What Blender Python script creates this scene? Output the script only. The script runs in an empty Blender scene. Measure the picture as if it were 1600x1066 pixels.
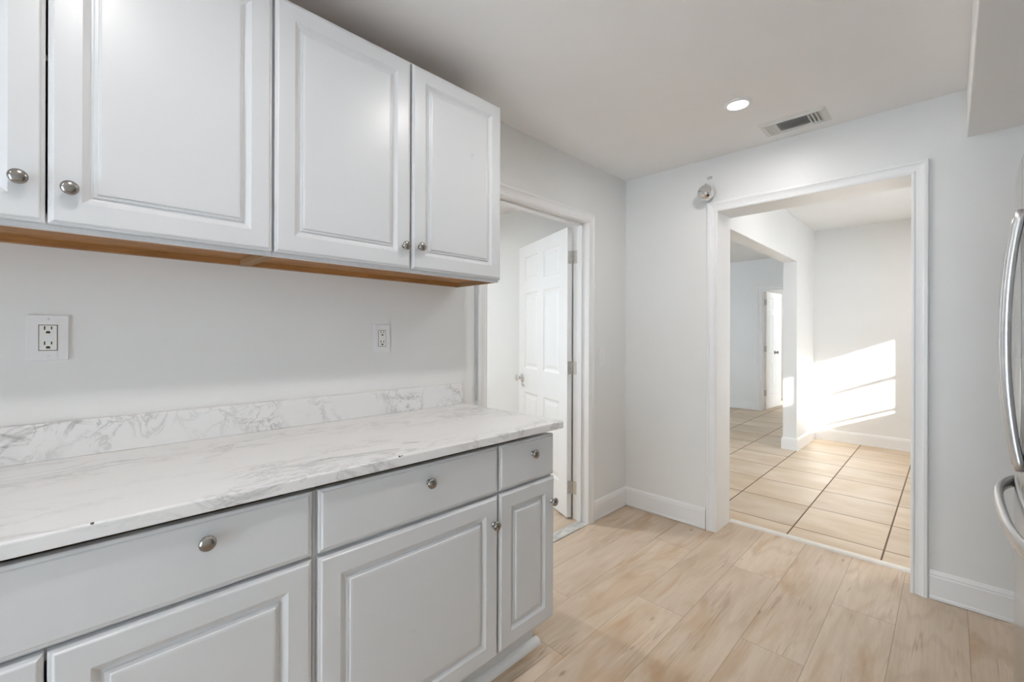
import bpy, bmesh, math, random
from math import pi, sin, cos, radians
from mathutils import Vector, Matrix

S = bpy.context.scene
COL = S.collection
random.seed(7)

# ------------------------------------------------------------------ camera
CAMX, CAMZ, YAW = 1.7445, 1.2787, 44.7535
cd = bpy.data.cameras.new('camera')
cam = bpy.data.objects.new('camera', cd)
COL.objects.link(cam)
cd.sensor_width = 36.0
cd.lens = 36.0 * 691.77 / 1600.0
cd.shift_y = -9.6 / 1600.0
cd.clip_start = 0.02
cam.location = (CAMX, 0.0, CAMZ)
cam.rotation_euler = (Matrix.Rotation(radians(YAW), 3, 'Z') @ Matrix.Rotation(radians(90), 3, 'X')
                      @ Matrix.Rotation(radians(0.177), 3, 'Z')).to_euler()
S.camera = cam

# ------------------------------------------------------------------ world, sun, exposure
w = bpy.data.worlds.new('daylight_sky'); S.world = w
w.use_nodes = True
bg = w.node_tree.nodes['Background']
bg.inputs[0].default_value = (0.75, 0.875, 1.0, 1)
bg.inputs[1].default_value = 13.0
sl = bpy.data.lights.new('sun', 'SUN'); sl.energy = 24.0; sl.angle = radians(0.6); sl.color = (1.0, 0.95, 0.87)
sun = bpy.data.objects.new('sun', sl); COL.objects.link(sun)
sun.rotation_euler = Vector((-1.3, 1.0, -0.546)).to_track_quat('-Z', 'Y').to_euler()
sun.location = (8, -4, 5)
S.view_settings.view_transform = 'Standard'
S.view_settings.look = 'None'
S.view_settings.gamma = 1.0
S.view_settings.use_curve_mapping = False
S.view_settings.exposure = 0.0
S.cycles.max_bounces = 12
S.cycles.diffuse_bounces = 8
S.cycles.glossy_bounces = 4
S.cycles.use_denoising = True
S.cycles.sample_clamp_indirect = 6.0
S.cycles.caustics_reflective = False
S.cycles.caustics_refractive = False
DOWNLIGHT_W = 5.2
DOWN_COL = (1.0, 0.965, 0.935)

# ------------------------------------------------------------------ materials
class NT:
    def __init__(s, name):
        s.m = bpy.data.materials.new(name); s.m.use_nodes = True
        s.t = s.m.node_tree; s.b = s.t.nodes['Principled BSDF']
    def n(s, kind, **kw):
        o = s.t.nodes.new(kind)
        for k, v in kw.items(): setattr(o, k, v)
        return o
    def l(s, a, b): s.t.links.new(a, b)
    def math(s, op, a, b=None, c=None, clamp=False):
        o = s.n('ShaderNodeMath', operation=op); o.use_clamp = clamp
        for i, v in enumerate((a, b, c)):
            if v is None: continue
            if isinstance(v, (int, float)): o.inputs[i].default_value = v
            else: s.l(v, o.inputs[i])
        return o.outputs[0]
    def mix(s, fac, a, b, blend='MIX'):
        o = s.n('ShaderNodeMix', data_type='RGBA', blend_type=blend)
        for i, v in ((0, fac), (6, a), (7, b)):
            if isinstance(v, (int, float)): o.inputs[i].default_value = v
            elif isinstance(v, tuple): o.inputs[i].default_value = (*v, 1) if len(v) == 3 else v
            else: s.l(v, o.inputs[i])
        return o.outputs[2]
    def ramp(s, fac, stops, interp='LINEAR'):
        o = s.n('ShaderNodeValToRGB'); cr = o.color_ramp; cr.interpolation = interp
        while len(cr.elements) < len(stops): cr.elements.new(0.5)
        for e, (p, c) in zip(cr.elements, stops):
            e.position = p
            e.color = (c, c, c, 1) if isinstance(c, (int, float)) else (*c, 1)
        s.l(fac, o.inputs[0]); return o.outputs[0]
    def noise(s, vec, scale, detail=4, rough=0.5, dist=0.0):
        o = s.n('ShaderNodeTexNoise')
        o.inputs['Scale'].default_value = scale; o.inputs['Detail'].default_value = detail
        o.inputs['Roughness'].default_value = rough; o.inputs['Distortion'].default_value = dist
        s.l(vec, o.inputs['Vector']); return o.outputs['Fac']
    def pos(s, scale=None):
        g = s.n('ShaderNodeTexCoord').outputs['Object']
        if scale is None: return g
        v = s.n('ShaderNodeVectorMath', operation='MULTIPLY'); s.l(g, v.inputs[0]); v.inputs[1].default_value = scale
        return v.outputs[0]
    def bump(s, h, strength, dist=0.01):
        o = s.n('ShaderNodeBump'); o.inputs['Strength'].default_value = strength; o.inputs['Distance'].default_value = dist
        s.l(h, o.inputs['Height']); s.l(o.outputs[0], s.b.inputs['Normal'])

def plain(name, col, rough=0.5, metal=0.0, vary=0.03, nscale=6.0, bump=0.0, bscale=60.0, spec=0.5, stretch=None):
    k = NT(name)
    p = k.pos(stretch)
    f = k.noise(p, nscale, 3)
    lo = tuple(max(0, c * (1 - vary)) for c in col); hi = tuple(min(1, c * (1 + vary)) for c in col)
    k.l(k.ramp(f, [(0.3, lo), (0.7, hi)]), k.b.inputs['Base Color'])
    k.b.inputs['Roughness'].default_value = rough
    k.b.inputs['Metallic'].default_value = metal
    k.b.inputs['Specular IOR Level'].default_value = spec
    if bump: k.bump(k.noise(p, bscale, 3), bump, 0.002)
    return k.m

M = {}
M['wall'] = plain('white_wall_paint', (0.79, 0.795, 0.79), 0.37, vary=0.012, nscale=2.5, bump=0.10, bscale=45, spec=0.4)
M['ceiling'] = plain('ceiling_paint', (0.87, 0.86, 0.855), 0.75, vary=0.012, nscale=3, bump=0.10, bscale=70, spec=0.3)
M['ceiling_hall'] = plain('hall_ceiling_paint', (0.84, 0.845, 0.845), 0.7, vary=0.012, nscale=3, bump=0.08, bscale=70, spec=0.3)
M['trim'] = plain('white_trim_gloss', (0.83, 0.835, 0.84), 0.30, vary=0.012, nscale=5, bump=0.05, bscale=30)
M['door'] = plain('white_door_paint', (0.84, 0.845, 0.845), 0.38, vary=0.01, nscale=4, bump=0.04, bscale=90)
M['nickel'] = plain('brushed_nickel', (0.30, 0.285, 0.265), 0.25, 1.0, vary=0.08, nscale=40)
M['chrome'] = plain('chrome', (0.80, 0.80, 0.81), 0.08, 1.0, vary=0.03, nscale=30)
M['hinge'] = plain('satin_hinge_steel', (0.62, 0.60, 0.57), 0.30, 1.0, vary=0.1, nscale=60)
M['steel'] = plain('stainless_steel', (0.56, 0.56, 0.56), 0.22, 1.0, vary=0.05, nscale=8, stretch=(6, 6, 120))
M['steel_dark'] = plain('dark_grey_plastic', (0.035, 0.035, 0.038), 0.5, vary=0.1)
M['black'] = plain('black_slot', (0.012, 0.012, 0.012), 0.6, vary=0.1)
M['plate'] = plain('white_plastic_plate', (0.82, 0.82, 0.83), 0.35, vary=0.01)
M['receptacle'] = plain('ivory_white_plastic', (0.82, 0.82, 0.79), 0.35, vary=0.01)
M['vent'] = plain('vent_enamel', (0.72, 0.72, 0.70), 0.45, vary=0.02)
M['duct'] = plain('dark_duct', (0.48, 0.48, 0.47), 0.8, vary=0.2)
M['strip'] = plain('cream_transition_strip', (0.74, 0.71, 0.66), 0.35, vary=0.05, nscale=20)
M['threshold'] = plain('grey_threshold', (0.52, 0.51, 0.48), 0.45, vary=0.25, nscale=14, stretch=(3, 1, 1))
M['filler'] = plain('bare_grey_filler', (0.50, 0.50, 0.49), 0.8, vary=0.15, nscale=25, stretch=(1, 1, 0.15))
M['sun_block'] = plain('pale_stucco', (0.75, 0.74, 0.72), 0.9, vary=0.05, bump=0.3, bscale=80)

def thermofoil():
    k = NT('white_thermofoil')
    f = k.noise(k.pos(), 4, 3)
    c = k.ramp(f, [(0.3, (0.630, 0.640, 0.653)), (0.7, (0.640, 0.649, 0.662))])
    g = k.n('ShaderNodeNewGeometry').outputs['Position']
    n = k.noise(g, 90, 3)
    for p, r in (((.32, 1.193, 2.029), .020), ((.63, .717, .416), .016)):
        d = k.n('ShaderNodeVectorMath', operation='DISTANCE'); k.l(g, d.inputs[0]); d.inputs[1].default_value = p
        m = k.ramp(k.math('DIVIDE', d.outputs['Value'], r), [(0.0, 1.0), (1.0, 0.0)])
        m = k.math('MULTIPLY', m, k.ramp(n, [(0.42, 0.0), (0.62, 0.45)]))
        c = k.mix(m, c, (0.33, 0.33, 0.33))
    k.l(c, k.b.inputs['Base Color'])
    k.b.inputs['Roughness'].default_value = 0.32; k.b.inputs['Specular IOR Level'].default_value = 0.45
    return k.m
M['cabinet'] = thermofoil()

def wood_under():
    k = NT('bare_cabinet_wood')
    p = k.pos((8, 1.2, 8))
    f = k.noise(p, 5, 6, 0.6, 0.6)
    c = k.ramp(f, [(0.25, (0.23, 0.095, 0.026)), (0.5, (0.33, 0.15, 0.045)), (0.75, (0.44, 0.22, 0.08))])
    k.l(c, k.b.inputs['Base Color']); k.b.inputs['Roughness'].default_value = 0.6
    return k.m
M['underwood'] = wood_under()
M['rawply'] = plain('raw_plywood_edge', (0.27, 0.155, 0.07), 0.7, vary=0.15, nscale=12, stretch=(1, 6, 6))

def planks():
    k = NT('light_oak_planks')
    W, L = 0.229, 1.22
    g = k.pos()
    sep = k.n('ShaderNodeSeparateXYZ'); k.l(g, sep.inputs[0])
    u = k.math('DIVIDE', k.math('SUBTRACT', sep.outputs[0], 0.657 - W * 12), W)
    row = k.math('FLOOR', u); fu = k.math('FRACT', u)
    offs = {10: .51, 11: .18, 12: .76, 13: .172, 14: .794, 15: .145, 16: .62}
    stops = []
    for r in range(0, 30):
        o = offs.get(r, (r * 0.377) % 1.0 * L)
        stops.append((max(0.0, r / 30.0), o / L))
    off = k.ramp(k.math('DIVIDE', k.math('ADD', row, 0.25), 30.0), stops, 'CONSTANT')
    v = k.math('ADD', k.math('SUBTRACT', k.math('DIVIDE', sep.outputs[1], L), off), 20.0)
    seg = k.math('FLOOR', v); fv = k.math('FRACT', v)
    cid = k.n('ShaderNodeCombineXYZ'); k.l(row, cid.inputs[0]); k.l(seg, cid.inputs[1])
    wn = k.n('ShaderNodeTexWhiteNoise', noise_dimensions='3D'); k.l(cid.outputs[0], wn.inputs['Vector'])
    # grain coordinates shifted per plank
    sh = k.n('ShaderNodeVectorMath', operation='SCALE'); k.l(wn.outputs['Color'], sh.inputs[0]); sh.inputs['Scale'].default_value = 30.0
    ad = k.n('ShaderNodeVectorMath', operation='ADD'); k.l(g, ad.inputs[0]); k.l(sh.outputs[0], ad.inputs[1])
    def st(sc):
        m = k.n('ShaderNodeVectorMath', operation='MULTIPLY'); k.l(ad.outputs[0], m.inputs[0]); m.inputs[1].default_value = sc
        return m.outputs[0]
    broad = k.noise(st((5, 1.0, 1)), 1.6, 4, 0.55, 0.8)
    fine = k.noise(st((45, 1.6, 1)), 2.0, 6, 0.6, 0.5)
    warm = k.noise(st((4.0, 0.9, 1)), 1.9, 3, 0.5, 1.0)
    wv = k.n('ShaderNodeTexWave', wave_type='RINGS', rings_direction='X')
    k.l(st((4.0, 0.45, 1)), wv.inputs['Vector'])
    wv.inputs['Scale'].default_value = 2.4; wv.inputs['Distortion'].default_value = 7.0; wv.inputs['Detail'].default_value = 3; wv.inputs['Detail Scale'].default_value = 1.2
    base = k.ramp(broad, [(0.25, (0.53, 0.41, 0.295)), (0.5, (0.62, 0.505, 0.39)), (0.75, (0.685, 0.57, 0.455))])
    base = k.mix(k.ramp(warm, [(0.53, 0.0), (0.72, 0.75)]), base, (0.47, 0.30, 0.165))
    base = k.mix(k.ramp(fine, [(0.32, 0.22), (0.55, 0.0)]), base, (0.40, 0.28, 0.18))
    base = k.mix(k.ramp(wv.outputs['Fac'], [(0.0, 0.22), (0.25, 0.0)]), base, (0.38, 0.28, 0.20))
    # dark cracks and knots
    crack = k.noise(st((20, 0.9, 1)), 1.4, 3, 0.5, 0.35)
    ck = k.ramp(k.math('ABSOLUTE', k.math('SUBTRACT', crack, 0.5)), [(0.0, 1.0), (0.03, 0.0)])
    cm = k.ramp(k.noise(st((5.0, 1.3, 1)), 2.0, 2), [(0.55, 0.0), (0.66, 1.0)])
    base = k.mix(k.math('MULTIPLY', k.math('MULTIPLY', ck, cm), 0.55), base, (0.27, 0.175, 0.11))
    vo = k.n('ShaderNodeTexVoronoi'); k.l(st((6.0, 2.0, 1)), vo.inputs['Vector']); vo.inputs['Scale'].default_value = 1.6
    kn = k.ramp(vo.outputs['Distance'], [(0.0, 0.8), (0.03, 0.6), (0.10, 0.0)])
    kmask = k.ramp(k.noise(st((1.2, .8, 1)), 1.7, 1), [(0.44, 0.0), (0.54, 1.0)])
    base = k.mix(k.math('MULTIPLY', kn, kmask), base, (0.22, 0.14, 0.09))
    # per plank tint
    tint = k.ramp(wn.outputs['Value'], [(0.0, (0.90, 0.885, 0.87)), (0.5, (0.97, 0.96, 0.95)), (1.0, (1.04, 1.035, 1.03))])
    base = k.mix(1.0, base, tint, 'MULTIPLY')
    # seams
    du = k.math('MULTIPLY', k.math('MINIMUM', fu, k.math('SUBTRACT', 1.0, fu)), W)
    dv = k.math('MULTIPLY', k.math('MINIMUM', fv, k.math('SUBTRACT', 1.0, fv)), L)
    d = k.math('MINIMUM', du, dv)
    seam = k.ramp(k.math('DIVIDE', d, 0.01), [(0.0, 1.0), (0.10, 0.8), (0.22, 0.0)])
    base = k.mix(k.math('MULTIPLY', seam, 0.62), base, (0.23, 0.16, 0.11))
    k.l(base, k.b.inputs['Base Color'])
    k.b.inputs['Roughness'].default_value = 0.42
    k.b.inputs['Specular IOR Level'].default_value = 0.35
    k.bump(k.math('SUBTRACT', fine, seam), 0.12, 0.002)
    return k.m
M['planks'] = planks()

def tiles():
    k = NT('cream_ceramic_tile')
    PX, PY = 0.4675, 0.483
    g = k.pos()
    sep = k.n('ShaderNodeSeparateXYZ'); k.l(g, sep.inputs[0])
    u = k.math('ADD', k.math('DIVIDE', k.math('SUBTRACT', sep.outputs[0], 0.997), PX), 40)
    v = k.math('ADD', k.math('DIVIDE', k.math('SUBTRACT', sep.outputs[1], 3.435), PY), 40)
    fu, fv = k.math('FRACT', u), k.math('FRACT', v)
    cid = k.n('ShaderNodeCombineXYZ'); k.l(k.math('FLOOR', u), cid.inputs[0]); k.l(k.math('FLOOR', v), cid.inputs[1])
    wn = k.n('ShaderNodeTexWhiteNoise', noise_dimensions='3D'); k.l(cid.outputs[0], wn.inputs['Vector'])
    sh = k.n('ShaderNodeVectorMath', operation='SCALE'); k.l(wn.outputs['Color'], sh.inputs[0]); sh.inputs['Scale'].default_value = 20.0
    ad = k.n('ShaderNodeVectorMath', operation='ADD'); k.l(g, ad.inputs[0]); k.l(sh.outputs[0], ad.inputs[1])
    m = k.n('ShaderNodeVectorMath', operation='MULTIPLY'); k.l(ad.outputs[0], m.inputs[0]); m.inputs[1].default_value = (1.0, 2.2, 1)
    f = k.noise(m.outputs[0], 2.2, 3, 0.5, 0.3)
    c = k.ramp(f, [(0.3, (0.52, 0.385, 0.25)), (0.5, (0.59, 0.47, 0.345)), (0.7, (0.64, 0.54, 0.43))])
    c = k.mix(1.0, c, k.ramp(wn.outputs['Value'], [(0, 0.92), (1, 1.04)]), 'MULTIPLY')
    du = k.math('MULTIPLY', k.math('MINIMUM', fu, k.math('SUBTRACT', 1.0, fu)), PX)
    dv = k.math('MULTIPLY', k.math('MINIMUM', fv, k.math('SUBTRACT', 1.0, fv)), PY)
    d = k.math('MINIMUM', du, dv)
    gr = k.ramp(k.math('DIVIDE', d, 0.02), [(0.0, 1.0), (0.17, 1.0), (0.26, 0.0)])
    c = k.mix(gr, c, (0.15, 0.10, 0.065))
    k.l(c, k.b.inputs['Base Color'])
    k.l(k.math('ADD', k.math('MULTIPLY', gr, 0.5), 0.44), k.b.inputs['Roughness'])
    k.bump(k.math('SUBTRACT', 1.0, gr), 0.3, 0.002)
    return k.m
M['tiles'] = tiles()

def marble(name, stretch, amount):
    k = NT(name)
    p = k.pos(stretch)
    w1 = k.noise(p, 4.2, 8, 0.64, 1.2)
    v1 = k.ramp(k.math('ABSOLUTE', k.math('SUBTRACT', w1, 0.5)), [(0.0, 1.0), (0.010, 0.5), (0.035, 0.0)])
    m1 = k.ramp(k.noise(p, 2.1, 3), [(0.46, 0.0), (0.60, 1.0)])
    w2 = k.noise(p, 11.0, 8, 0.68, 0.9)
    v2 = k.ramp(k.math('ABSOLUTE', k.math('SUBTRACT', w2, 0.52)), [(0.0, 0.9), (0.02, 0.35), (0.05, 0.0)])
    m2 = k.ramp(k.noise(p, 3.3, 2), [(0.50, 0.0), (0.63, 1.0)])
    cl = k.ramp(k.noise(p, 5.0, 6, 0.6, 0.5), [(0.52, 0.0), (0.85, 0.35)])
    vein = k.math('ADD', k.math('MULTIPLY', v1, m1), k.math('MULTIPLY', v2, m2))
    vein = k.math('ADD', vein, k.math('MULTIPLY', cl, m1), clamp=True)
    vein = k.math('MULTIPLY', vein, amount)
    c = k.mix(vein, (0.79, 0.79, 0.79), (0.27, 0.27, 0.265))
    # worn black chips along the rounded front edge
    sep = k.n('ShaderNodeSeparateXYZ'); k.l(k.pos(), sep.inputs[0])
    chip = None
    for cy, rad in ((0.035, .0035), (0.262, .002), (0.664, .004), (0.672, .003)):
        dy = k.math('SUBTRACT', sep.outputs[1], cy); dz = k.math('SUBTRACT', sep.outputs[2], 0.934); dx = k.math('SUBTRACT', sep.outputs[0], 0.640)
        r = k.math('SQRT', k.math('ADD', k.math('MULTIPLY', dy, dy), k.math('ADD', k.math('MULTIPLY', dz, k.math('MULTIPLY', dz, 2.0)), k.math('MULTIPLY', dx, k.math('MULTIPLY', dx, 1.0)))))
        o = k.math('LESS_THAN', r, rad)
        chip = o if chip is None else k.math('MAXIMUM', chip, o)
    c = k.mix(chip, c, (0.02, 0.02, 0.02))
    k.l(c, k.b.inputs['Base Color'])
    k.b.inputs['Roughness'].default_value = 0.30
    k.b.inputs['Specular IOR Level'].default_value = 0.45
    return k.m
M['counter'] = marble('marble_laminate_worktop', (1.6, 0.55, 1.0), 0.62)
M['splash'] = marble('marble_laminate_upstand', (1.0, 1.0, 1.0), 0.72)

def glass():
    k = NT('window_glass')
    t = k.n('ShaderNodeBsdfTransparent'); g = k.n('ShaderNodeBsdfGlossy'); g.inputs['Roughness'].default_value = 0.02
    f = k.n('ShaderNodeFresnel'); f.inputs[0].default_value = 1.45
    mx = k.n('ShaderNodeMixShader'); k.l(f.outputs[0], mx.inputs[0]); k.l(t.outputs[0], mx.inputs[1]); k.l(g.outputs[0], mx.inputs[2])
    k.l(mx.outputs[0], k.t.nodes['Material Output'].inputs[0])
    return k.m
M['glass'] = glass()

def glow():
    k = NT('lit_diffuser')
    k.b.inputs['Base Color'].default_value = (0.9, 0.9, 0.9, 1)
    f = k.noise(k.pos(), 30, 1)
    k.l(k.ramp(f, [(0, (1.0, 0.95, 0.90)), (1, (1.0, 0.97, 0.93))]), k.b.inputs['Emission Color'])
    k.b.inputs['Emission Strength'].default_value = 6.0
    return k.m
M['glow'] = glow()

# ------------------------------------------------------------------ mesh helpers
ORIGIN = {}
class MB:
    """collects shapes (in room coordinates) that become ONE mesh object"""
    def __init__(s): s.v = []; s.f = []; s.smooth = []
    def add(s, vs, fs, smooth=False):
        o = len(s.v); s.v += [tuple(v) for v in vs]
        for f in fs: s.f.append([i + o for i in f]); s.smooth.append(smooth)
        return s
    def box(s, x0, x1, y0, y1, z0, z1):
        x0, x1 = min(x0, x1), max(x0, x1); y0, y1 = min(y0, y1), max(y0, y1); z0, z1 = min(z0, z1), max(z0, z1)
        vs = [(x, y, z) for x in (x0, x1) for y in (y0, y1) for z in (z0, z1)]
        return s.add(vs, [(0, 1, 3, 2), (4, 6, 7, 5), (0, 4, 5, 1), (2, 3, 7, 6), (0, 2, 6, 4), (1, 5, 7, 3)])
    def xf(s, fn):
        s.v = [tuple(fn(Vector(v))) for v in s.v]; return s
    def lathe(s, prof, org, axis, seg=28, smooth=True):
        """prof: (distance along axis, radius)"""
        a = Vector(axis).normalized(); u = a.orthogonal().normalized(); t = a.cross(u)
        org = Vector(org); vs = []; fs = []
        for d, r in prof:
            for i in range(seg):
                an = 2 * pi * i / seg
                vs.append(org + a * d + (u * cos(an) + t * sin(an)) * max(r, 1e-5))
        for j in range(len(prof) - 1):
            for i in range(seg):
                fs.append((j * seg + i, j * seg + (i + 1) % seg, (j + 1) * seg + (i + 1) % seg, (j + 1) * seg + i))
        fs.append(tuple(range(seg))[::-1]); fs.append(tuple((len(prof) - 1) * seg + i for i in range(seg)))
        return s.add(vs, fs, smooth)
    def prism(s, poly, axis, a0, a1, smooth=False):
        """poly of 2D points extruded along axis index; the two other axes in order"""
        n = len(poly); vs = []
        for a in (a0, a1):
            for p, q in poly:
                c = [p, q]; c.insert(axis, a); vs.append(c)
        fs = [tuple(range(n))[::-1], tuple(range(n, 2 * n))]
        s.add(vs, fs)
        o = len(s.v) - 2 * n
        for i in range(n):
            s.f.append([o + i, o + (i + 1) % n, o + n + (i + 1) % n, o + n + i]); s.smooth.append(smooth)
        return s
    def sweep(s, path, prof, smooth=False):
        """path: list of (frame origin, dir_out, dir_up); prof: list of (o, p)"""
        n = len(prof); vs = []; fs = []
        for org, du, dv in path:
            for o, p in prof: vs.append(Vector(org) + Vector(du) * o + Vector(dv) * p)
        for j in range(len(path) - 1):
            for i in range(n):
                fs.append((j * n + i, j * n + (i + 1) % n, (j + 1) * n + (i + 1) % n, (j + 1) * n + i))
        fs.append(tuple(range(n))[::-1]); fs.append(tuple((len(path) - 1) * n + i for i in range(n)))
        return s.add(vs, fs, smooth)
    def panel(s, y0, y1, z0, z1, xf, prof, back):
        """raised panel facing +x: concentric rings; prof (inset, height relative to front xf)"""
        vs = [(back, y0, z0), (back, y1, z0), (back, y1, z1), (back, y0, z1)]; fs = [(3, 2, 1, 0)]
        for i, h in prof:
            vs += [(xf + h, y0 + i, z0 + i), (xf + h, y1 - i, z0 + i), (xf + h, y1 - i, z1 - i), (xf + h, y0 + i, z1 - i)]
        for r in range(len(prof)):
            for k in range(4):
                a, b = r * 4, r * 4 + 4
                fs.append((a + k, a + (k + 1) % 4, b + (k + 1) % 4, b + k))
        e = len(prof) * 4
        fs.append((e, e + 1, e + 2, e + 3))
        return s.add(vs, fs)
    def tube(s, pts, ra, rb=None, seg=16, up=(0, 0, 1)):
        rb = rb or ra; pts = [Vector(p) for p in pts]; vs = []; fs = []
        for i, p in enumerate(pts):
            t = (pts[min(i + 1, len(pts) - 1)] - pts[max(i - 1, 0)]).normalized()
            u = Vector(up); u = (u - t * u.dot(t)).normalized(); b = t.cross(u)
            for k in range(seg):
                an = 2 * pi * k / seg
                vs.append(p + b * cos(an) * ra + u * sin(an) * rb)
        for j in range(len(pts) - 1):
            for k in range(seg):
                fs.append((j * seg + k, j * seg + (k + 1) % seg, (j + 1) * seg + (k + 1) % seg, (j + 1) * seg + k))
        fs.append(tuple(range(seg))[::-1]); fs.append(tuple((len(pts) - 1) * seg + k for k in range(seg)))
        return s.add(vs, fs, True)
    def build(s, name, mat, parent=None, origin=None, label=None, bevel=0.0, segs=2):
        org = ORIGIN.get(parent.name, Vector((0, 0, 0))) if parent else Vector(origin or (0, 0, 0))
        me = bpy.data.meshes.new(name)
        me.from_pydata([tuple(Vector(v) - org) for v in s.v], [], s.f)
        me.polygons.foreach_set('use_smooth', s.smooth)
        bm = bmesh.new(); bm.from_mesh(me); bmesh.ops.recalc_face_normals(bm, faces=bm.faces); bm.to_mesh(me); bm.free()
        me.materials.append(mat)
        o = bpy.data.objects.new(name, me); COL.objects.link(o)
        if parent: o.parent = parent
        else: o.location = org
        ORIGIN[o.name] = org
        if label: o['label'] = label
        if bevel:
            b = o.modifiers.new('edge', 'BEVEL'); b.width = bevel; b.segments = segs; b.limit_method = 'ANGLE'; b.angle_limit = radians(40)
            b.harden_normals = False
        return o

def thing(name, loc, label, cat, group=None):
    o = bpy.data.objects.new(name, None); COL.objects.link(o); o.location = loc; o.empty_display_size = 0.05
    o['label'] = label; o['category'] = cat
    if group: o['group'] = group
    ORIGIN[o.name] = Vector(loc)
    return o
def tag(o, label, cat, group=None):
    o['label'] = label; o['category'] = cat
    if group: o['group'] = group
    return o
def struct(o, label=None, cat=None):
    o['kind'] = 'structure'
    if label: o['label'] = label
    if cat: o['category'] = cat
    return o

# ------------------------------------------------------------------ room shell
CH = 2.44           # kitchen ceiling
BY = 2.98           # kitchen face of the back wall
BT = 3.21           # far face of the back wall
FC = 2.58           # ceiling of the rooms beyond
RY = -2.3           # kitchen rear wall

struct(MB().box(-2.4, 2.75, RY - .12, BT + .012, -0.10, 0.0).build('floor', M['planks']), 'light oak plank floor of the kitchen', 'floor')
struct(MB().box(-3.2, 2.95, BT + .012, 11.0, -0.10, 0.001).build('floor_hall', M['tiles']), 'cream ceramic tile floor beyond the wide doorway', 'floor')
struct(MB().box(-2.4, 2.75, RY - .12, BT, CH, CH + .16).build('ceiling', M['ceiling']), 'flat pale ceiling over the kitchen', 'ceiling')
struct(MB().box(-3.2, 2.95, BT, 11.0, FC, FC + .12).build('ceiling_hall', M['ceiling_hall']), 'ceiling of the bright rooms beyond the doorway', 'ceiling')

DL0, DL1, DH = 1.565, 2.487, 2.040      # doorway in the left wall (clear)
m = MB()
m.box(-.12, 0, RY, DL0 - .018, 0, CH).box(-.12, 0, DL1 + .018, BY, 0, CH).box(-.12, 0, DL0 - .018, DL1 + .018, DH + .018, CH)
struct(m.build('wall_left', M['wall']), 'white wall behind the cabinets', 'wall')

OX0, OX1, OH = 0.668, 1.603, 2.084      # cased opening in the back wall
m = MB()
m.box(-2.4, OX0 - .018, BY, BT, 0, FC + .12).box(OX1 + .018, 2.95, BY, BT, 0, FC + .12).box(OX0 - .018, OX1 + .018, BY, BT, OH + .018, FC + .12)
struct(m.build('wall_back', M['wall']), 'white wall holding the wide cased doorway', 'wall')
struct(MB().box(2.62, 2.75, RY, BY, 0, CH).build('wall_right', M['wall']), 'white wall behind the refrigerator', 'wall')
GX0, GX1, GH = 0.90, 2.45, 2.08         # glazed door behind the photographer
m = MB()
m.box(-.12, GX0, RY - .12, RY, 0, CH).box(GX1, 2.75, RY - .12, RY, 0, CH).box(GX0, GX1, RY - .12, RY, GH, CH)
struct(m.build('wall_rear', M['wall']))
# dropped soffit over the refrigerator
struct(MB().box(1.796, 2.62, RY, BY, 2.212, CH).build('trim_1', M['ceiling'], bevel=.004), 'boxed soffit dropped below the ceiling above the refrigerator', 'soffit')

# small side room behind the panelled door
CY0 = 0.0
struct(MB().box(-2.4, -.12, CY0 - .12, CY0, 0, CH).build('wall_side', M['wall']))
m = MB()
m.box(-2.4, -2.28, CY0, 0.8, 0, CH).box(-2.4, -2.28, 1.5, BY, 0, CH).box(-2.4, -2.28, .8, 1.5, 0, 1.0).box(-2.4, -2.28, .8, 1.5, 1.95, CH)
struct(m.build('wall_closet', M['wall']))
struct(MB().box(-2.4, 0, RY - .12, RY, 0, CH).build('wall_corner', M['wall']))

# rooms beyond
PX0, PX1, PY0, FY, HZ = 0.395, 0.53, 5.72, 6.58, 2.105
m = MB()
m.box(PX0, PX1, PY0, FY + .12, 0, FC).box(PX0, PX1, BT, PY0, HZ, FC).box(PX0, PX1, BT, BT + .25, 0, HZ)
struct(m.build('wall_divider', M['wall'], bevel=.004), 'white stub wall and header between the two rooms beyond', 'wall')
struct(MB().box(PX1, 2.95, FY, FY + .12, 0, FC).build('wall_far', M['wall']), 'far white wall with the sunlit window patch', 'wall')
WX = 2.9
W1 = (4.60, 5.34); W2 = (3.86 - .20, 3.86)
m = MB()
m.box(WX, WX + .05, BT, W2[0], 0, FC).box(WX, WX + .05, W2[1], W1[0], 0, FC).box(WX, WX + .05, W1[1], FY, 0, FC)
m.box(WX, WX + .05, W2[0], W2[1], 0, 1.53).box(WX, WX + .05, W2[0], W2[1], 1.85, FC)
m.box(WX, WX + .05, W1[0], W1[1], 0, 1.085).box(WX, WX + .05, W1[0], W1[1], 1.93, FC)
struct(m.build('wall_window', M['wall']))
DX0, DX1, DZ, DYY = -0.565, 0.20, 2.06, 8.35
m = MB()
m.box(-3.2, DX0, DYY, DYY + .12, 0, FC).box(DX1, PX0, DYY, DYY + .12, 0, FC).box(DX0, DX1, DYY, DYY + .12, DZ, FC)
struct(m.build('wall_end', M['wall']), 'grey-shaded end wall with the small far doorway', 'wall')
struct(MB().box(PX0, PX1, FY + .12, DYY + .12, 0, FC).build('wall_hall', M['wall']))
m = MB()
m.box(-3.2, -3.08, BT, 5.6, 0, FC).box(-3.2, -3.08, 6.0, 11, 0, FC).box(-3.2, -3.08, 5.6, 6.0, 0, .9).box(-3.2, -3.08, 5.6, 6.0, 1.6, FC)
struct(m.build('wall_west', M['wall']))
m = MB().box(-3.2, 1.3, 10.2, 10.32, 0, FC).box(1.2, 1.3, DYY + .12, 10.2, 0, FC)
struct(m.build('wall_bedroom', M['wall']))
# unseen wall added outside to keep direct sun out of the glazed door
o = MB().box(-3, 9, -5.3, -5.1, -.1, 3.7).build('wall_sun_block', M['sun_block']); struct(o)

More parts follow.
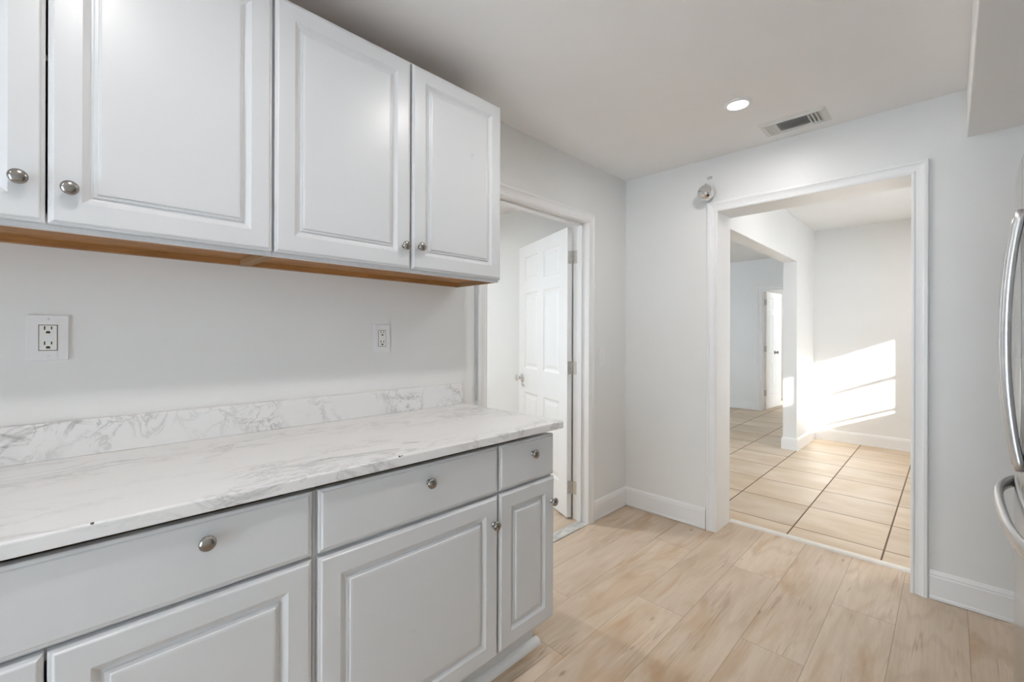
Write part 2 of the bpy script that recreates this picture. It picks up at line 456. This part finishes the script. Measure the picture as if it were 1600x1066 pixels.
# ------------------------------------------------------------------ baseboards
BB = [(0, 0), (.016, 0), (.016, .012), (.014, .018), (.014, .108), (.011, .114), (.012, .120), (.007, .130), (.004, .136), (0, .136)]
def baseboard(name, p0, p1, normal, label=None):
    n = Vector(normal)
    p0 = (p0[0], p0[1], .003); p1 = (p1[0], p1[1], .003)
    m = MB().sweep([(p0, n, (0, 0, 1)), (p1, n, (0, 0, 1))], BB)
    return struct(m.build(name, M['trim']), label, 'baseboard' if label else None)
baseboard('baseboard_left', (0, 2.552, 0), (0, BY, 0), (1, 0, 0), 'short white baseboard between the panelled door and the corner')
baseboard('baseboard_back', (0, BY, 0), (OX0 - .070, BY, 0), (0, -1, 0), 'white baseboard from the corner to the wide doorway')
baseboard('baseboard_right', (OX1 + .070, BY, 0), (2.62, BY, 0), (0, -1, 0), 'scuffed white baseboard running behind the refrigerator')
m = MB().sweep([((PX1, FY, 0), (1, -1, 0), (0, 0, 1)), ((2.9, FY, 0), (0, -1, 0), (0, 0, 1))], BB)
struct(m.build('baseboard_far', M['trim']), 'white baseboard under the sunlit far wall', 'baseboard')
m = MB().sweep([((PX1, FY, 0), (1, -1, 0), (0, 0, 1)), ((PX1, PY0, 0), (1, -1, 0), (0, 0, 1)), ((PX0, PY0, 0), (-1, -1, 0), (0, 0, 1)), ((PX0, FY, 0), (-1, 0, 0), (0, 0, 1))], BB)
struct(m.build('baseboard_divider', M['trim']), 'white baseboard wrapping the stub wall end', 'baseboard')
baseboard('baseboard_end', (-3.08, DYY, 0), (DX0 - .065, DYY, 0), (0, -1, 0), 'baseboard along the far end wall')
baseboard('baseboard_closet', (-2.28, BY, 0), (-.12, BY, 0), (0, -1, 0))
baseboard('baseboard_bedroom', (-3.0, 10.2, 0), (1.2, 10.2, 0), (0, -1, 0))

# ------------------------------------------------------------------ casings and jambs
CAS = [(0, 0), (0, .009), (.006, .012), (.012, .012), (.016, .009), (.030, .011), (.042, .015), (.048, .019), (.060, .019), (.064, .016), (.064, 0)]
def casing(name, kind, at, a0, a1, h, normal, label):
    """U-shaped mitred casing: kind 'y' runs along y on plane x=at, 'x' runs along x on plane y=at"""
    def P(a, z): return (at, a, z) if kind == 'y' else (a, at, z)
    def D(da, dz): return (0, da, dz) if kind == 'y' else (da, 0, dz)
    path = [(P(a0, 0), D(-1, 0), normal), (P(a0, h), D(-1, 1), normal), (P(a1, h), D(1, 1), normal), (P(a1, 0), D(1, 0), normal)]
    return struct(MB().sweep(path, CAS).build(name, M['trim']), label, 'door trim')
casing('trim_2', 'y', 0, DL0, DL1, DH, (1, 0, 0), 'white moulded casing around the panelled door opening')
casing('trim_3', 'x', BY, OX0, OX1, OH, (0, -1, 0), 'white moulded casing around the wide doorway')
casing('trim_4', 'x', DYY, DX0, DX1, DZ, (0, -1, 0), 'white casing around the small far doorway')
m = MB()
m.box(-.122, .001, DL0 - .018, DL0, 0, DH).box(-.122, .001, DL1, DL1 + .018, 0, DH).box(-.122, .001, DL0 - .018, DL1 + .018, DH, DH + .018)
m.box(-.082, -.045, DL0, DL0 + .011, 0, DH).box(-.082, -.045, DL1 - .011, DL1, 0, DH).box(-.082, -.045, DL0, DL1, DH - .011, DH)
struct(m.build('trim_5', M['trim'], bevel=.0015), 'white jamb lining with door stop inside the panelled door opening', 'door jamb')
m = MB()
m.box(OX0 - .018, OX0, BY - .001, BT + .001, 0, OH).box(OX1, OX1 + .018, BY - .001, BT + .001, 0, OH).box(OX0 - .018, OX1 + .018, BY - .001, BT + .001, OH, OH + .018)
struct(m.build('trim_6', M['trim'], bevel=.0015), 'white jamb lining of the wide doorway', 'door jamb')
m = MB()
m.box(DX0, DX0 + .018, DYY - .001, DYY + .121, 0, DZ).box(DX1 - .018, DX1, DYY - .001, DYY + .121, 0, DZ).box(DX0, DX1, DYY - .001, DYY + .121, DZ - .018, DZ)
struct(m.build('trim_7', M['trim']), 'white jamb of the small far doorway', 'door jamb')
# bare filler strip beside the left casing
struct(MB().box(0, .008, 1.482, 1.4995, .938, 1.60).build('trim_8', M['filler']), 'unpainted grey strip between wall and door casing, above the worktop end', 'wall strip')
# thresholds
struct(MB().prism([(BT - .005, 0), (BT - .001, .008), (BT + .006, .012), (BT + .036, .012), (BT + .043, .008), (BT + .047, 0)], 0, OX0, OX1).build('trim_9', M['strip']),
       'cream transition strip between plank floor and tiles', 'threshold')
struct(MB().box(-.07, .012, DL0, DL1, 0, .006).build('trim_10', M['threshold'], bevel=.003), 'worn grey threshold under the panelled door', 'threshold')

# ------------------------------------------------------------------ windows (outside the picture, let the daylight in)
def win(name, axis, at, a0, a1, z0, z1, rails, stiles, depth=.04):
    m = MB(); t = .03
    def bx(q0, q1, r0, r1, d=depth):
        if axis == 'x': m.box(at, at + d, q0, q1, r0, r1)
        else: m.box(q0, q1, at, at + d, r0, r1)
    for z, th in rails: bx(a0, a1, z - th / 2, z + th / 2)
    for a, th in stiles: bx(a - th / 2, a + th / 2, z0, z1)
    o = struct(m.build(name, M['trim']))
    g = MB()
    if axis == 'x': g.box(at + depth * .45, at + depth * .55, a0, a1, z0, z1)
    else: g.box(a0, a1, at + depth * .45, at + depth * .55, z0, z1)
    g.build('pane', M['glass'], o)
    return o
win('window_1', 'x', WX + .015, W1[0], W1[1], 1.085, 1.93, [(1.140, .032), (1.497, .040)], [], .02)
win('window_2', 'x', WX + .015, W2[0], W2[1], 1.53, 1.85, [], [], .02)
win('window_added_side', 'x', -2.36, .8, 1.5, 1.0, 1.95, [(1.02, .04), (1.45, .04), (1.93, .04)], [(.82, .04), (1.48, .04)])  # unseen window, added to bring sky light into the side room
win('window_added_west', 'x', -3.16, 5.6, 6.0, .9, 1.6, [(.92, .04), (1.25, .04), (1.58, .04)], [(5.62, .04), (5.98, .04)])  # unseen, added for sky light in the room past the stub wall
win('window_5', 'y', RY - .08, GX0, GX1, 0, GH, [(.04, .08), (GH - .03, .06)], [(GX0 + .03, .06), (1.67, .08), (GX1 - .03, .06)])

# ------------------------------------------------------------------ six panel door, open into the side room
def leaf_mesh(wd, ht, th, panels):
    """slab: local x 0..wd, local y 0 (front) .. th (back), z; recessed raised panels on the front and back"""
    bm = bmesh.new()
    xs = sorted({0, wd, *[p for q in panels for p in (q[0], q[1])]}); zs = sorted({0, ht, *[p for q in panels for p in (q[2], q[3])]})
    m = MB()
    inside = lambda cx, cz: any(a < cx < b and c < cz < d for a, b, c, d in panels)
    for y, sgn in ((0.0, 1), (th, -1)):
        for i in range(len(xs) - 1):
            for j in range(len(zs) - 1):
                if inside((xs[i] + xs[i + 1]) / 2, (zs[j] + zs[j + 1]) / 2): continue
                m.add([(xs[i], y, zs[j]), (xs[i + 1], y, zs[j]), (xs[i + 1], y, zs[j + 1]), (xs[i], y, zs[j + 1])], [(0, 1, 2, 3)])
        for a, b, c, d in panels:
            rings = [(0, 0), (.004, .004), (.012, .0075), (.020, .0085), (.026, .0085), (.048, .003), (.050, .0028)]
            vs = []; fs = []
            for ins, dep in rings:
                yy = y + sgn * dep
                vs += [(a + ins, yy, c + ins), (b - ins, yy, c + ins), (b - ins, yy, d - ins), (a + ins, yy, d - ins)]
            for r in range(len(rings) - 1):
                for k in range(4): fs.append((r * 4 + k, r * 4 + (k + 1) % 4, r * 4 + 4 + (k + 1) % 4, r * 4 + 4 + k))
            e = (len(rings) - 1) * 4; fs.append((e, e + 1, e + 2, e + 3))
            m.add(vs, fs)
    # edges
    m.add([(0, 0, 0), (0, th, 0), (0, th, ht), (0, 0, ht)], [(0, 1, 2, 3)])
    m.add([(wd, 0, 0), (wd, th, 0), (wd, th, ht), (wd, 0, ht)], [(0, 1, 2, 3)])
    m.add([(0, 0, 0), (wd, 0, 0), (wd, th, 0), (0, th, 0)], [(0, 1, 2, 3)])
    m.add([(0, 0, ht), (wd, 0, ht), (wd, th, ht), (0, th, ht)], [(0, 1, 2, 3)])
    return m
def weld(o):
    bm = bmesh.new(); bm.from_mesh(o.data); bmesh.ops.remove_doubles(bm, verts=bm.verts, dist=1e-5)
    bmesh.ops.recalc_face_normals(bm, faces=bm.faces); bm.to_mesh(o.data); bm.free()

KNOB_ROOM = [(0, .033), (.004, .033), (.007, .030), (.008, .013), (.022, .011), (.030, .017), (.038, .025), (.048, .0275), (.057, .025), (.062, .016), (.063, .004)]
def six_panels(wd, ht):
    c0, c1 = .115, wd / 2 - .05; d0, d1 = wd / 2 + .05, wd - .115
    rows = [(.22, .79), (.99, 1.62), (1.715, 1.92)]
    return [(a, b, c, d) for (a, b) in ((c0, c1), (d0, d1)) for (c, d) in rows]

WD, HT, TH = 0.845, 2.018, 0.035
door = leaf_mesh(WD, HT, TH, six_panels(WD, HT)).build('door_1', M['door']); weld(door)
struct(door, 'white six-panel door standing open into the side room', 'door')
DIR = Vector((-.921, .389, 0)).normalized(); PIV = Vector((-.130, 2.484, .010)); NRM = Vector((DIR.y * -1, DIR.x, 0))  # toward camera
# local x -> DIR, local y(front->back) -> away from the camera
frm = Matrix(((DIR.x, -NRM.x, 0, 0), (DIR.y, -NRM.y, 0, 0), (0, 0, 1, 0), (0, 0, 0, 1)))
door.matrix_world = Matrix.Translation(PIV + NRM * TH + DIR * .004) @ frm
for side in (0, 1):
    a = MB().lathe(KNOB_ROOM, (WD - .065, 0 if side == 0 else TH, .905), (0, -1 if side == 0 else 1, 0))
    k = a.build('door_knob', M['chrome'], door, label='polished chrome door knob')
a = MB().box(WD - .001, WD + .0015, .006, .029, .87, .94); a.build('latch_plate', M['hinge'], door)
for hz in (.21, 1.04, 1.81):
    h = MB()
    h.box(-.0018, .0008, .004, .034, hz - .045, hz + .045)                     # leaf on the door edge
    h.lathe([(-.047, .002), (-.046, .0055), (.046, .0055), (.047, .002)], (-.004, .038, hz), (0, 0, 1), 12)
    for q in (-.03, 0, .03): h.lathe([(0, .0032), (.001, .002)], (-.0018, .014 if q else .022, hz + q), (-1, 0, 0), 8)
    hd = h.build('hinge', M['hinge'], door, label='satin steel butt hinge')
    # leaf on the jamb, in room coordinates
    j = MB().box(-.119, -.088, DL1 - .0018, DL1 + .0004, hz - .045 + .01, hz + .045 + .01)
    for q in (-.03, 0, .03): j.lathe([(0, .0032), (.001, .002)], (-.100 if q else -.110, DL1 - .0018, hz + q + .01), (0, -1, 0), 8)
    inv = door.matrix_world.inverted()
    j.xf(lambda v: inv @ v)
    j.build('hinge_leaf', M['hinge'], door)

# far door leaf
W2D = .74
leaf = leaf_mesh(W2D, 2.02, .035, six_panels(W2D, 2.02)).build('door_2', M['door']); weld(leaf)
struct(leaf, 'white panelled door open at the end of the far room', 'door')
d2 = Vector((.07, 1, 0)).normalized(); n2 = Vector((d2.y, -d2.x, 0))
leaf.matrix_world = Matrix.Translation(Vector((DX0 + .025, DYY + .122, .012)) + n2 * .035) @ Matrix(((d2.x, -n2.x, 0, 0), (d2.y, -n2.y, 0, 0), (0, 0, 1, 0), (0, 0, 0, 1)))
a = MB().lathe(KNOB_ROOM, (.40, 0, .97), (0, -1, 0)); a.build('door_knob', M['nickel'], leaf)
for hz in (.28, 1.04, 1.84):
    h = MB().box(-.012, .0, -.001, .036, hz - .05, hz + .05); h.lathe([(-.05, .006), (.05, .006)], (-.008, -.003, hz), (0, 0, 1), 10)
    h.build('hinge', M['hinge'], leaf, label='brassy steel hinge')

# ------------------------------------------------------------------ cabinets
RAISED = [(0, -.006), (.002, -.0045), (.006, -.0035), (.008, -.0008), (.010, 0), (.055, 0), (.058, -.002), (.067, -.0078), (.070, -.009), (.0735, -.009),
          (.0750, -.0050), (.0785, -.0046), (.0815, -.0046), (.0830, -.0010), (.0880, -.0003)]
SLAB = [(0, -.006), (.002, -.0045), (.007, -.0035), (.009, -.0008), (.011, 0)]
KNOB = [(0, .0085), (.002, .0085), (.004, .0062), (.011, .0062), (.014, .0085), (.016, .0135), (.0185, .0158), (.021, .0160), (.0235, .0148), (.0262, .0105), (.0275, .0055), (.0279, .001)]
def knob(parent, x, y, z):
    return MB().lathe(KNOB, (x, y, z), (1, 0, 0)).build('knob', M['nickel'], parent, label='brushed nickel mushroom knob')

def upper_cabinet(y0, y1, mid, label, knobs):
    Z0, Z1, D = 1.513, 2.302, .280
    t = thing('upper_cabinet', (0.0, (y0 + y1) / 2, Z0), label, 'cabinet', 'white upper cabinets on the left wall')
    m = MB()
    e = .004
    for a, b in ((y0, y0 + .013), (y1 - .013, y1)): m.box(e, D, a, b, Z0 + .030, Z1)
    m.box(e, e + .006, y0, y1, Z0 + .03, Z1 - .013)
    m.box(e, D, y0 + .013, y1 - .013, 1.9, 1.912)
    m.build('carcass', M['cabinet'], t)
    MB().box(e, D, y0 + .013, y1 - .013, Z1 - .013, Z1).build('top_panel', M['rawply'], t, label='raw plywood top')
    # bare wood underside: recessed bottom, hanging rail and side edges
    u = MB().box(e, D, y0 + .0165, y1 - .0165, Z0 + .018, Z0 + .030)
    u.box(e, .030, y0 + .0165, y1 - .0165, Z0 + .0005, Z0 + .018)
    u.build('underside', M['underwood'], t, label='bare brown wood underside')
    for a, b in ((y0 + .0003, y0 + .0165), (y1 - .0165, y1 - .0003)):
        MB().box(e, D, a, b, Z0, Z0 + .030).build('side_edge', M['rawply'], t, label='raw plywood bottom edge')
    f = MB().box(D, D + .019, y0 + .034, y1 - .034, Z0, Z0 + .034).box(D, D + .019, y0 + .034, y1 - .034, Z1 - .034, Z1)
    f.box(D, D + .019, y0, y0 + .034, Z0, Z1).box(D, D + .019, y1 - .034, y1, Z0, Z1)
    f.build('face_frame', M['cabinet'], t)
    for (a, b), kk in zip(((y0 + .004, mid[0]), (mid[1], y1 - .003)), knobs):
        d = MB().panel(a, b, 1.524, 2.291, .320, RAISED, .3005).build('door', M['cabinet'], t)
        knob(d, .320, *kk)
    return t
upper_cabinet(-.493, .4325, (-.0325, -.0285), 'white wall cabinet cut off by the left picture edge, above the wide-plated outlet',
              ((-.072, 1.612), (.006, 1.606)))
upper_cabinet(.4335, 1.368, (.9015, .9095), 'white two-door wall cabinet nearest the panelled door, above the narrow outlet', ((.873, 1.603), (.941, 1.608)))

def base_cabinet(y0, y1, fronts, label):
    D = .59; Z0 = .150; ZT = .886
    t = thing('base_cabinet', (.30, (y0 + y1) / 2, 0), label, 'cabinet', 'white base cabinets under the worktop')
    m = MB()
    for a, b in ((y0, y0 + .015), (y1 - .015, y1)): m.prism([(.005, 0), (.498, 0), (.498, Z0), (D, Z0), (D, ZT), (.005, ZT)], 1, a, b)
    m.box(.005, D, y0 + .015, y1 - .015, Z0, Z0 + .015).box(.005, .012, y0, y1, Z0, ZT)
    m.build('carcass', M['cabinet'], t)
    ya, yb = y0 + .012, y1 - .02
    f = MB().box(D, D + .019, ya, yb, Z0, Z0 + .05).box(D, D + .019, ya, yb, .700, .742).box(D, D + .019, ya, yb, .862, ZT)
    f.box(D, D + .019, y0, y0 + .012, Z0, ZT).box(D, D + .019, y1 - .02, y1, Z0, ZT)
    f.build('face_frame', M['cabinet'], t)
    MB().box(.499, .515, y0, y1, 0, Z0).build('toe_board', M['cabinet'], t)
    return t
XF = .630
def door_front(t, a, b, z0, z1, k=None):
    d = MB().panel(a, b, z0, z1, XF, RAISED, .6105).build('door', M['cabinet'], t)
    if k: knob(d, XF, *k)
def drawer_front(t, a, b, z0, z1, ks):
    d = MB().panel(a, b, z0, z1, XF, SLAB, .6105).build('drawer', M['cabinet'], t)
    m = MB().box(.10, .60, a + .03, b - .03, z0 + .02, z0 + .03).box(.10, .60, a + .03, a + .042, z0 + .02, z1 - .03).box(.10, .60, b - .042, b - .03, z0 + .02, z1 - .03)
    m.build('drawer_box', M['rawply'], d)
    for k in ks: knob(d, XF, *k)
A = base_cabinet(-.493, .436, None, 'white base cabinet with one wide drawer, cut off by the lower left picture corner')
drawer_front(A, -.489, .429, .731, .890, [(.209, .843), (-.262, .843)])
door_front(A, -.489, -.0255, .165, .722)
door_front(A, -.0215, .429, .165, .722)
B = base_cabinet(.437, 1.366, None, 'white base cabinet with two drawers at the worktop end nearest the door')
drawer_front(B, .445, 1.0595, .731, .890, [(.770, .835)])
drawer_front(B, 1.0675, 1.362, .731, .890, [(1.235, .835)])
door_front(B, .445, 1.0595, .160, .719, (1.037, .627))
door_front(B, 1.0675, 1.3665, .165, .721, (1.347, .627))
qr = [(.5155, 0), (.543, 0)] + [(.5155 + .0275 * cos(a_), .024 * sin(a_)) for a_ in [k_ * pi / 16 for k_ in range(1, 8)]] + [(.5155, .024)]
n = len(qr)
tk = MB().add([(x, y, z) for y in (-.50, 1.388) for x, z in qr], [tuple(range(n))[::-1], tuple(range(n, 2 * n))] + [(i, (i + 1) % n, n + (i + 1) % n, n + i) for i in range(n)])
tag(tk.build('shoe_moulding', M['trim'], origin=(.53, .45, 0)), 'loose white quarter-round moulding on the floor under the base cabinets', 'moulding')

# ------------------------------------------------------------------ worktop with upstand
wt = thing('countertop', (.32, .45, .907), 'marble-look laminate worktop with matching upstand on the white base cabinets', 'countertop')
r = .0055; prof = [(.004, .908), (.622, .908), (.622, .9065), (.643, .9065), (.644, .909)]
for i in range(9):
    an = i / 8 * pi / 2
    prof.append((.644 - r + r * cos(an), .936 - r + r * sin(an)))
prof += [(.004, .936)]
m = MB()
n = len(prof); ys = (-1.10, 1.404)
m.add([(x, y, z) for y in ys for x, z in prof], [tuple(range(n))[::-1], tuple(range(n, 2 * n))] + [(i, (i + 1) % n, n + (i + 1) % n, n + i) for i in range(n)])
m.build('worktop', M['counter'], wt)
ORIGIN_SPLASH = MB().box(.003, .021, -1.10, 1.392, .9362, 1.037).build('backsplash', M['splash'], wt, bevel=.002)

# marble textures are laid out in room coordinates: shift object coordinates back by giving both meshes the room origin
for o in [c for c in wt.children]:
    o.data.transform(Matrix.Translation(ORIGIN[wt.name])); o.location = -ORIGIN[wt.name]

# ------------------------------------------------------------------ outlets and switch
def outlet(y, z, wd, ht, label, gfci):
    t = thing('outlet', (0, y, z), label, 'outlet', 'white wall outlets above the worktop')
    p = MB().box(.0005, .006, y - wd / 2, y + wd / 2, z - ht / 2, z + ht / 2)
    for s in (-1, 1): p.lathe([(0, .0032), (.0012, .0026)], (.006, y, z + s * (ht / 2 - .011)), (1, 0, 0), 10)
    p.build('cover_plate', M['plate'], t, bevel=.003)
    g = MB().box(.0055, .0066, y - .0180, y + .0180, z - .0352, z + .0352); g.build('gap', M['black'], t)
    q = MB().box(.006, .0080, y - .0168, y + .0168, z - .0338, z + .0338)
    r_ = q.build('receptacle', M['receptacle'], t, bevel=.002)
    for c in (.0205, -.0205):
        s_ = MB()
        zc = z + c
        s_.box(.0078, .0083, y - .0078, y - .0052, zc + .001, zc + .0105).box(.0078, .0083, y + .0052, y + .0078, zc + .002, zc + .0100)
        s_.prism([(y - .0042, zc - .0085), (y + .0042, zc - .0085), (y + .0042, zc - .0050), (y + .0026, zc - .0025), (y - .0026, zc - .0025), (y - .0042, zc - .0050)], 0, .0078, .0083)
        s_.build('socket_slots', M['black'], r_)
    if gfci:
        b = MB().box(.0078, .0090, y - .0075, y + .0075, z + .0006, z + .0055).box(.0078, .0090, y - .0075, y + .0075, z - .0055, z - .0006)
        b.build('test_button', M['plate'], r_)
    return t
outlet(-.033, 1.267, .078, .122, 'white outlet with test buttons in the wider cover plate, under the left wall cabinet', True)
outlet(.960, 1.262, .072, .117, 'white duplex outlet in the narrower cover plate, nearest the panelled door', False)
t = thing('light_switch', (0, 2.655, 1.127), 'white light switch between the panelled door casing and the room corner', 'light switch')
p = MB().box(.0005, .006, 2.655 - .036, 2.655 + .036, 1.127 - .060, 1.127 + .060); p.build('cover_plate', M['plate'], t, bevel=.003)
p = MB().prism([(.006, 1.127 - .033), (.0105, 1.127 - .030), (.0075, 1.127 + .030), (.006, 1.127 + .033)], 1, 2.639, 2.671)
p.build('rocker', M['receptacle'], t)

# ------------------------------------------------------------------ recessed downlights
def downlight(x, y, label, z=CH, group='recessed downlights in the kitchen ceiling', watts=DOWNLIGHT_W, tint=DOWN_COL):
    t = thing('recessed_light', (x, y, z), label, 'ceiling light', group)
    MB().lathe([(0.0, .046), (-.006, .047), (-.008, .050), (-.008, .058), (-.004, .063), (0.0, .064)], (x, y, z), (0, 0, 1), 40).build('trim_ring', M['plate'], t)
    MB().lathe([(-.003, .0465), (-.007, .0465)], (x, y, z), (0, 0, 1), 40).build('diffuser', M['glow'], t)
    L = bpy.data.lights.new('lamp', 'AREA'); L.shape = 'DISK'; L.size = .092; L.energy = watts; L.color = tint; L.spread = radians(176)
    lo = bpy.data.objects.new('lamp', L); COL.objects.link(lo); lo.parent = t; lo.location = (0, 0, -.0095)
    return t
for i, y in enumerate((2.372, 1.22, .05, -1.12)):
    downlight(.983, y, ['lit round recessed downlight beside the ceiling vent', 'lit recessed downlight over the aisle in front of the worktop end',
                        'lit recessed downlight over the aisle beside the photographer', 'lit recessed downlight nearest the glazed rear door'][i])
BEY_FILL = 'unseen fill lamps added beyond the kitchen'  # out-of-view lamps added to brighten the side room and the rooms beyond
downlight(-1.95, 1.45, 'unseen fill lamp added in the side room', group=BEY_FILL, watts=36, tint=(0.90, 0.96, 1.0))
downlight(1.15, 4.1, 'unseen fill lamp added in the sunny room, nearest the wide doorway', z=FC, group=BEY_FILL, watts=4)
downlight(2.25, 4.1, 'unseen fill lamp added in the sunny room, nearest the window wall', z=FC, group=BEY_FILL, watts=9)
downlight(2.25, 5.5, 'unseen fill lamp added in the sunny room, nearest the far wall', z=FC, group=BEY_FILL, watts=14)
downlight(-1.0, 6.0, 'unseen fill lamp added in the room past the stub wall', z=FC, group=BEY_FILL, watts=.8)
downlight(-.2, 9.3, 'unseen fill lamp added behind the small far doorway', z=FC, group=BEY_FILL, watts=6)

# ------------------------------------------------------------------ ceiling vent
vx0, vx1, vy0, vy1 = .983, 1.290, 2.692, 2.886
t = thing('ceiling_vent', ((vx0 + vx1) / 2, (vy0 + vy1) / 2, CH), 'white louvred air register in the ceiling near the wide doorway', 'vent')
fr = MB()
b_ = .030
path = []
PR = [(0, 0), (0, -.003), (.018, -.010), (.026, -.010), (.030, -.004), (.030, 0)]
cs = [(vx0, vy0, 1, 1), (vx1, vy0, -1, 1), (vx1, vy1, -1, -1), (vx0, vy1, 1, -1)]
vs = []; fs = []
for x, y, sx, sy in cs:
    for o_, p_ in PR: vs.append((x + sx * o_, y + sy * o_, CH + p_))
k_ = len(PR)
for j in range(4):
    for i in range(k_):
        fs.append((j * k_ + i, j * k_ + (i + 1) % k_, ((j + 1) % 4) * k_ + (i + 1) % k_, ((j + 1) % 4) * k_ + i))
fr.add(vs, fs); fr.build('frame', M['vent'], t)
MB().box(vx0 + .02, vx1 - .02, vy0 + .02, vy1 - .02, CH - .0008, CH - .0002).build('duct', M['duct'], t)
ix0, ix1, iy0, iy1 = vx0 + .028, vx1 - .028, vy0 + .028, vy1 - .028
def blade_x(x0, x1, y, tilt):
    return MB().add([(x0, y, CH - .0025), (x1, y, CH - .0025), (x1, y + tilt, CH - .012), (x0, y + tilt, CH - .012),
                     (x0, y + .0012, CH - .0025), (x1, y + .0012, CH - .0025), (x1, y + tilt + .0012, CH - .012), (x0, y + tilt + .0012, CH - .012)],
                    [(0, 1, 2, 3), (4, 7, 6, 5), (0, 4, 5, 1), (3, 2, 6, 7), (0, 3, 7, 4), (1, 5, 6, 2)])
c0, c1 = ix0 + .052, ix1 - .062
for i in range(7):
    blade_x(c0, c1, iy0 + .026 + i * (iy1 - iy0 - .026) / 7, -.021).build('louvre_blade', M['vent'], t)
def blade_y(x, tilt):
    y0, y1 = iy0, iy1
    return MB().add([(x, y0, CH - .0025), (x, y1, CH - .0025), (x + tilt, y1, CH - .012), (x + tilt, y0, CH - .012),
                     (x + .0014, y0, CH - .0025), (x + .0014, y1, CH - .0025), (x + tilt + .0014, y1, CH - .012), (x + tilt + .0014, y0, CH - .012)],
                    [(0, 1, 2, 3), (4, 7, 6, 5), (0, 4, 5, 1), (3, 2, 6, 7), (0, 3, 7, 4), (1, 5, 6, 2)])
for i in range(3): blade_y(ix0 + .016 + i * .016, -.013).build('louvre_blade', M['vent'], t)
for i in range(4): blade_y(c1 + .003 + i * .017, .010).build('louvre_blade', M['vent'], t)

# ------------------------------------------------------------------ shiny ball hung over the doorway corner
t = thing('ornament_ball', (.612, BY - .055, 2.205), 'shiny silver ball hanging on a thread at the upper left corner of the wide doorway', 'ornament')
bm_ = MB()
rad = .052; nr, ns = 11, 20; prof_ = []
for i in range(nr + 1):
    an = pi * i / nr; prof_.append((-rad * cos(an), rad * sin(an)))
bm_.lathe(prof_, (.612, BY - .055, 2.205), (.3, -.75, .6), ns, smooth=False)
bm_.build('ball', M['chrome'], t)
MB().lathe([(0, .006), (.006, .006), (.008, .003)], (.612, BY - .055, 2.205 + .0505), (0, 0, 1), 12).build('cap', M['nickel'], t)
MB().tube([(.612, BY - .055, 2.263), (.613, BY - .02, 2.29), (.614, BY - .002, 2.316)], .0006, seg=6, up=(1, 0, 0)).build('thread', M['plate'], t)
MB().box(.600, .632, BY - .002, BY - .0002, 2.306, 2.324).build('tape', M['filler'], t, label='small smudged grey tape on the wall')

# ------------------------------------------------------------------ refrigerator
FX, FY0, FY1 = 1.900, 1.365, 2.280
t = thing('refrigerator', (2.22, (FY0 + FY1) / 2, 0), 'stainless steel French-door refrigerator at the right picture edge', 'refrigerator')
MB().box(FX + .075, 2.60, FY0 + .012, FY1 - .012, .03, 1.745).build('body', M['steel_dark'], t, bevel=.006)
fm = (FY0 + FY1) / 2
def bow(y):  # convex front in plan
    q = (y - fm) / ((FY1 - FY0) / 2)
    return FX - .020 * (1 - q * q)
def front(name, y0, y1, z0, z1, rad0, rad1):
    N = 22; pts = []
    for i in range(N + 1):
        y = y0 + (y1 - y0) * i / N
        x = bow(y)
        if rad0 and y - y0 < rad0: x += rad0 - math.sqrt(max(0, rad0 ** 2 - (rad0 - (y - y0)) ** 2))
        if rad1 and y1 - y < rad1: x += rad1 - math.sqrt(max(0, rad1 ** 2 - (rad1 - (y1 - y)) ** 2))
        pts.append((x, y))
    pts += [(FX + .07, y1), (FX + .07, y0)]
    return MB().prism(pts, 2, z0, z1, True).build(name, M['steel'], t, bevel=.010, segs=3)
d_far = front('door', fm + .002, FY1, .852, 1.772, 0, .012)
d_near = front('door', FY0, fm - .002, .852, 1.772, .012, 0)
dr = front('freezer_drawer', FY0, FY1, .090, .835, .012, .012)
MB().box(FX + .02, FX + .07, FY0 + .01, FY1 - .01, .837, .850).build('gasket', M['steel_dark'], t)
MB().box(FX + .03, FX + .10, FY0 + .02, FY1 - .02, .012, .088).build('kick_grille', M['steel_dark'], t)
def vhandle(par, y):
    pts = []; N = 28
    for i in range(N + 1):
        q = i / N * 2 - 1
        z = 1.268 + q * .345
        x = bow(y) - .004 - .027 * (1 - abs(q) ** 2.2)
        pts.append((x, y, z))
    h = MB().tube(pts, .0105, .0135, up=(0, 1, 0)).build('handle', M['nickel_bright'], par)
    for s in (-1, 1):
        MB().lathe([(-.004, .011), (.012, .010)], (bow(y), y, 1.268 + s * .335), (-1, 0, 0), 14).build('handle_foot', M['steel_dark'], h)
M['nickel_bright'] = plain('bright_steel_handle', (0.66, 0.66, 0.67), 0.36, 1.0, vary=0.04, nscale=20)
vhandle(d_far, fm + .045); vhandle(d_near, fm - .045)
pts = []; N = 34
for i in range(N + 1):
    q = i / N * 2 - 1
    y = fm + q * .385
    x = bow(y) - .004 - .031 * (1 - abs(q) ** 5)
    pts.append((x, y, .800))
h = MB().tube(pts, .010, .020, up=(0, 0, 1)).build('handle', M['nickel_bright'], dr)
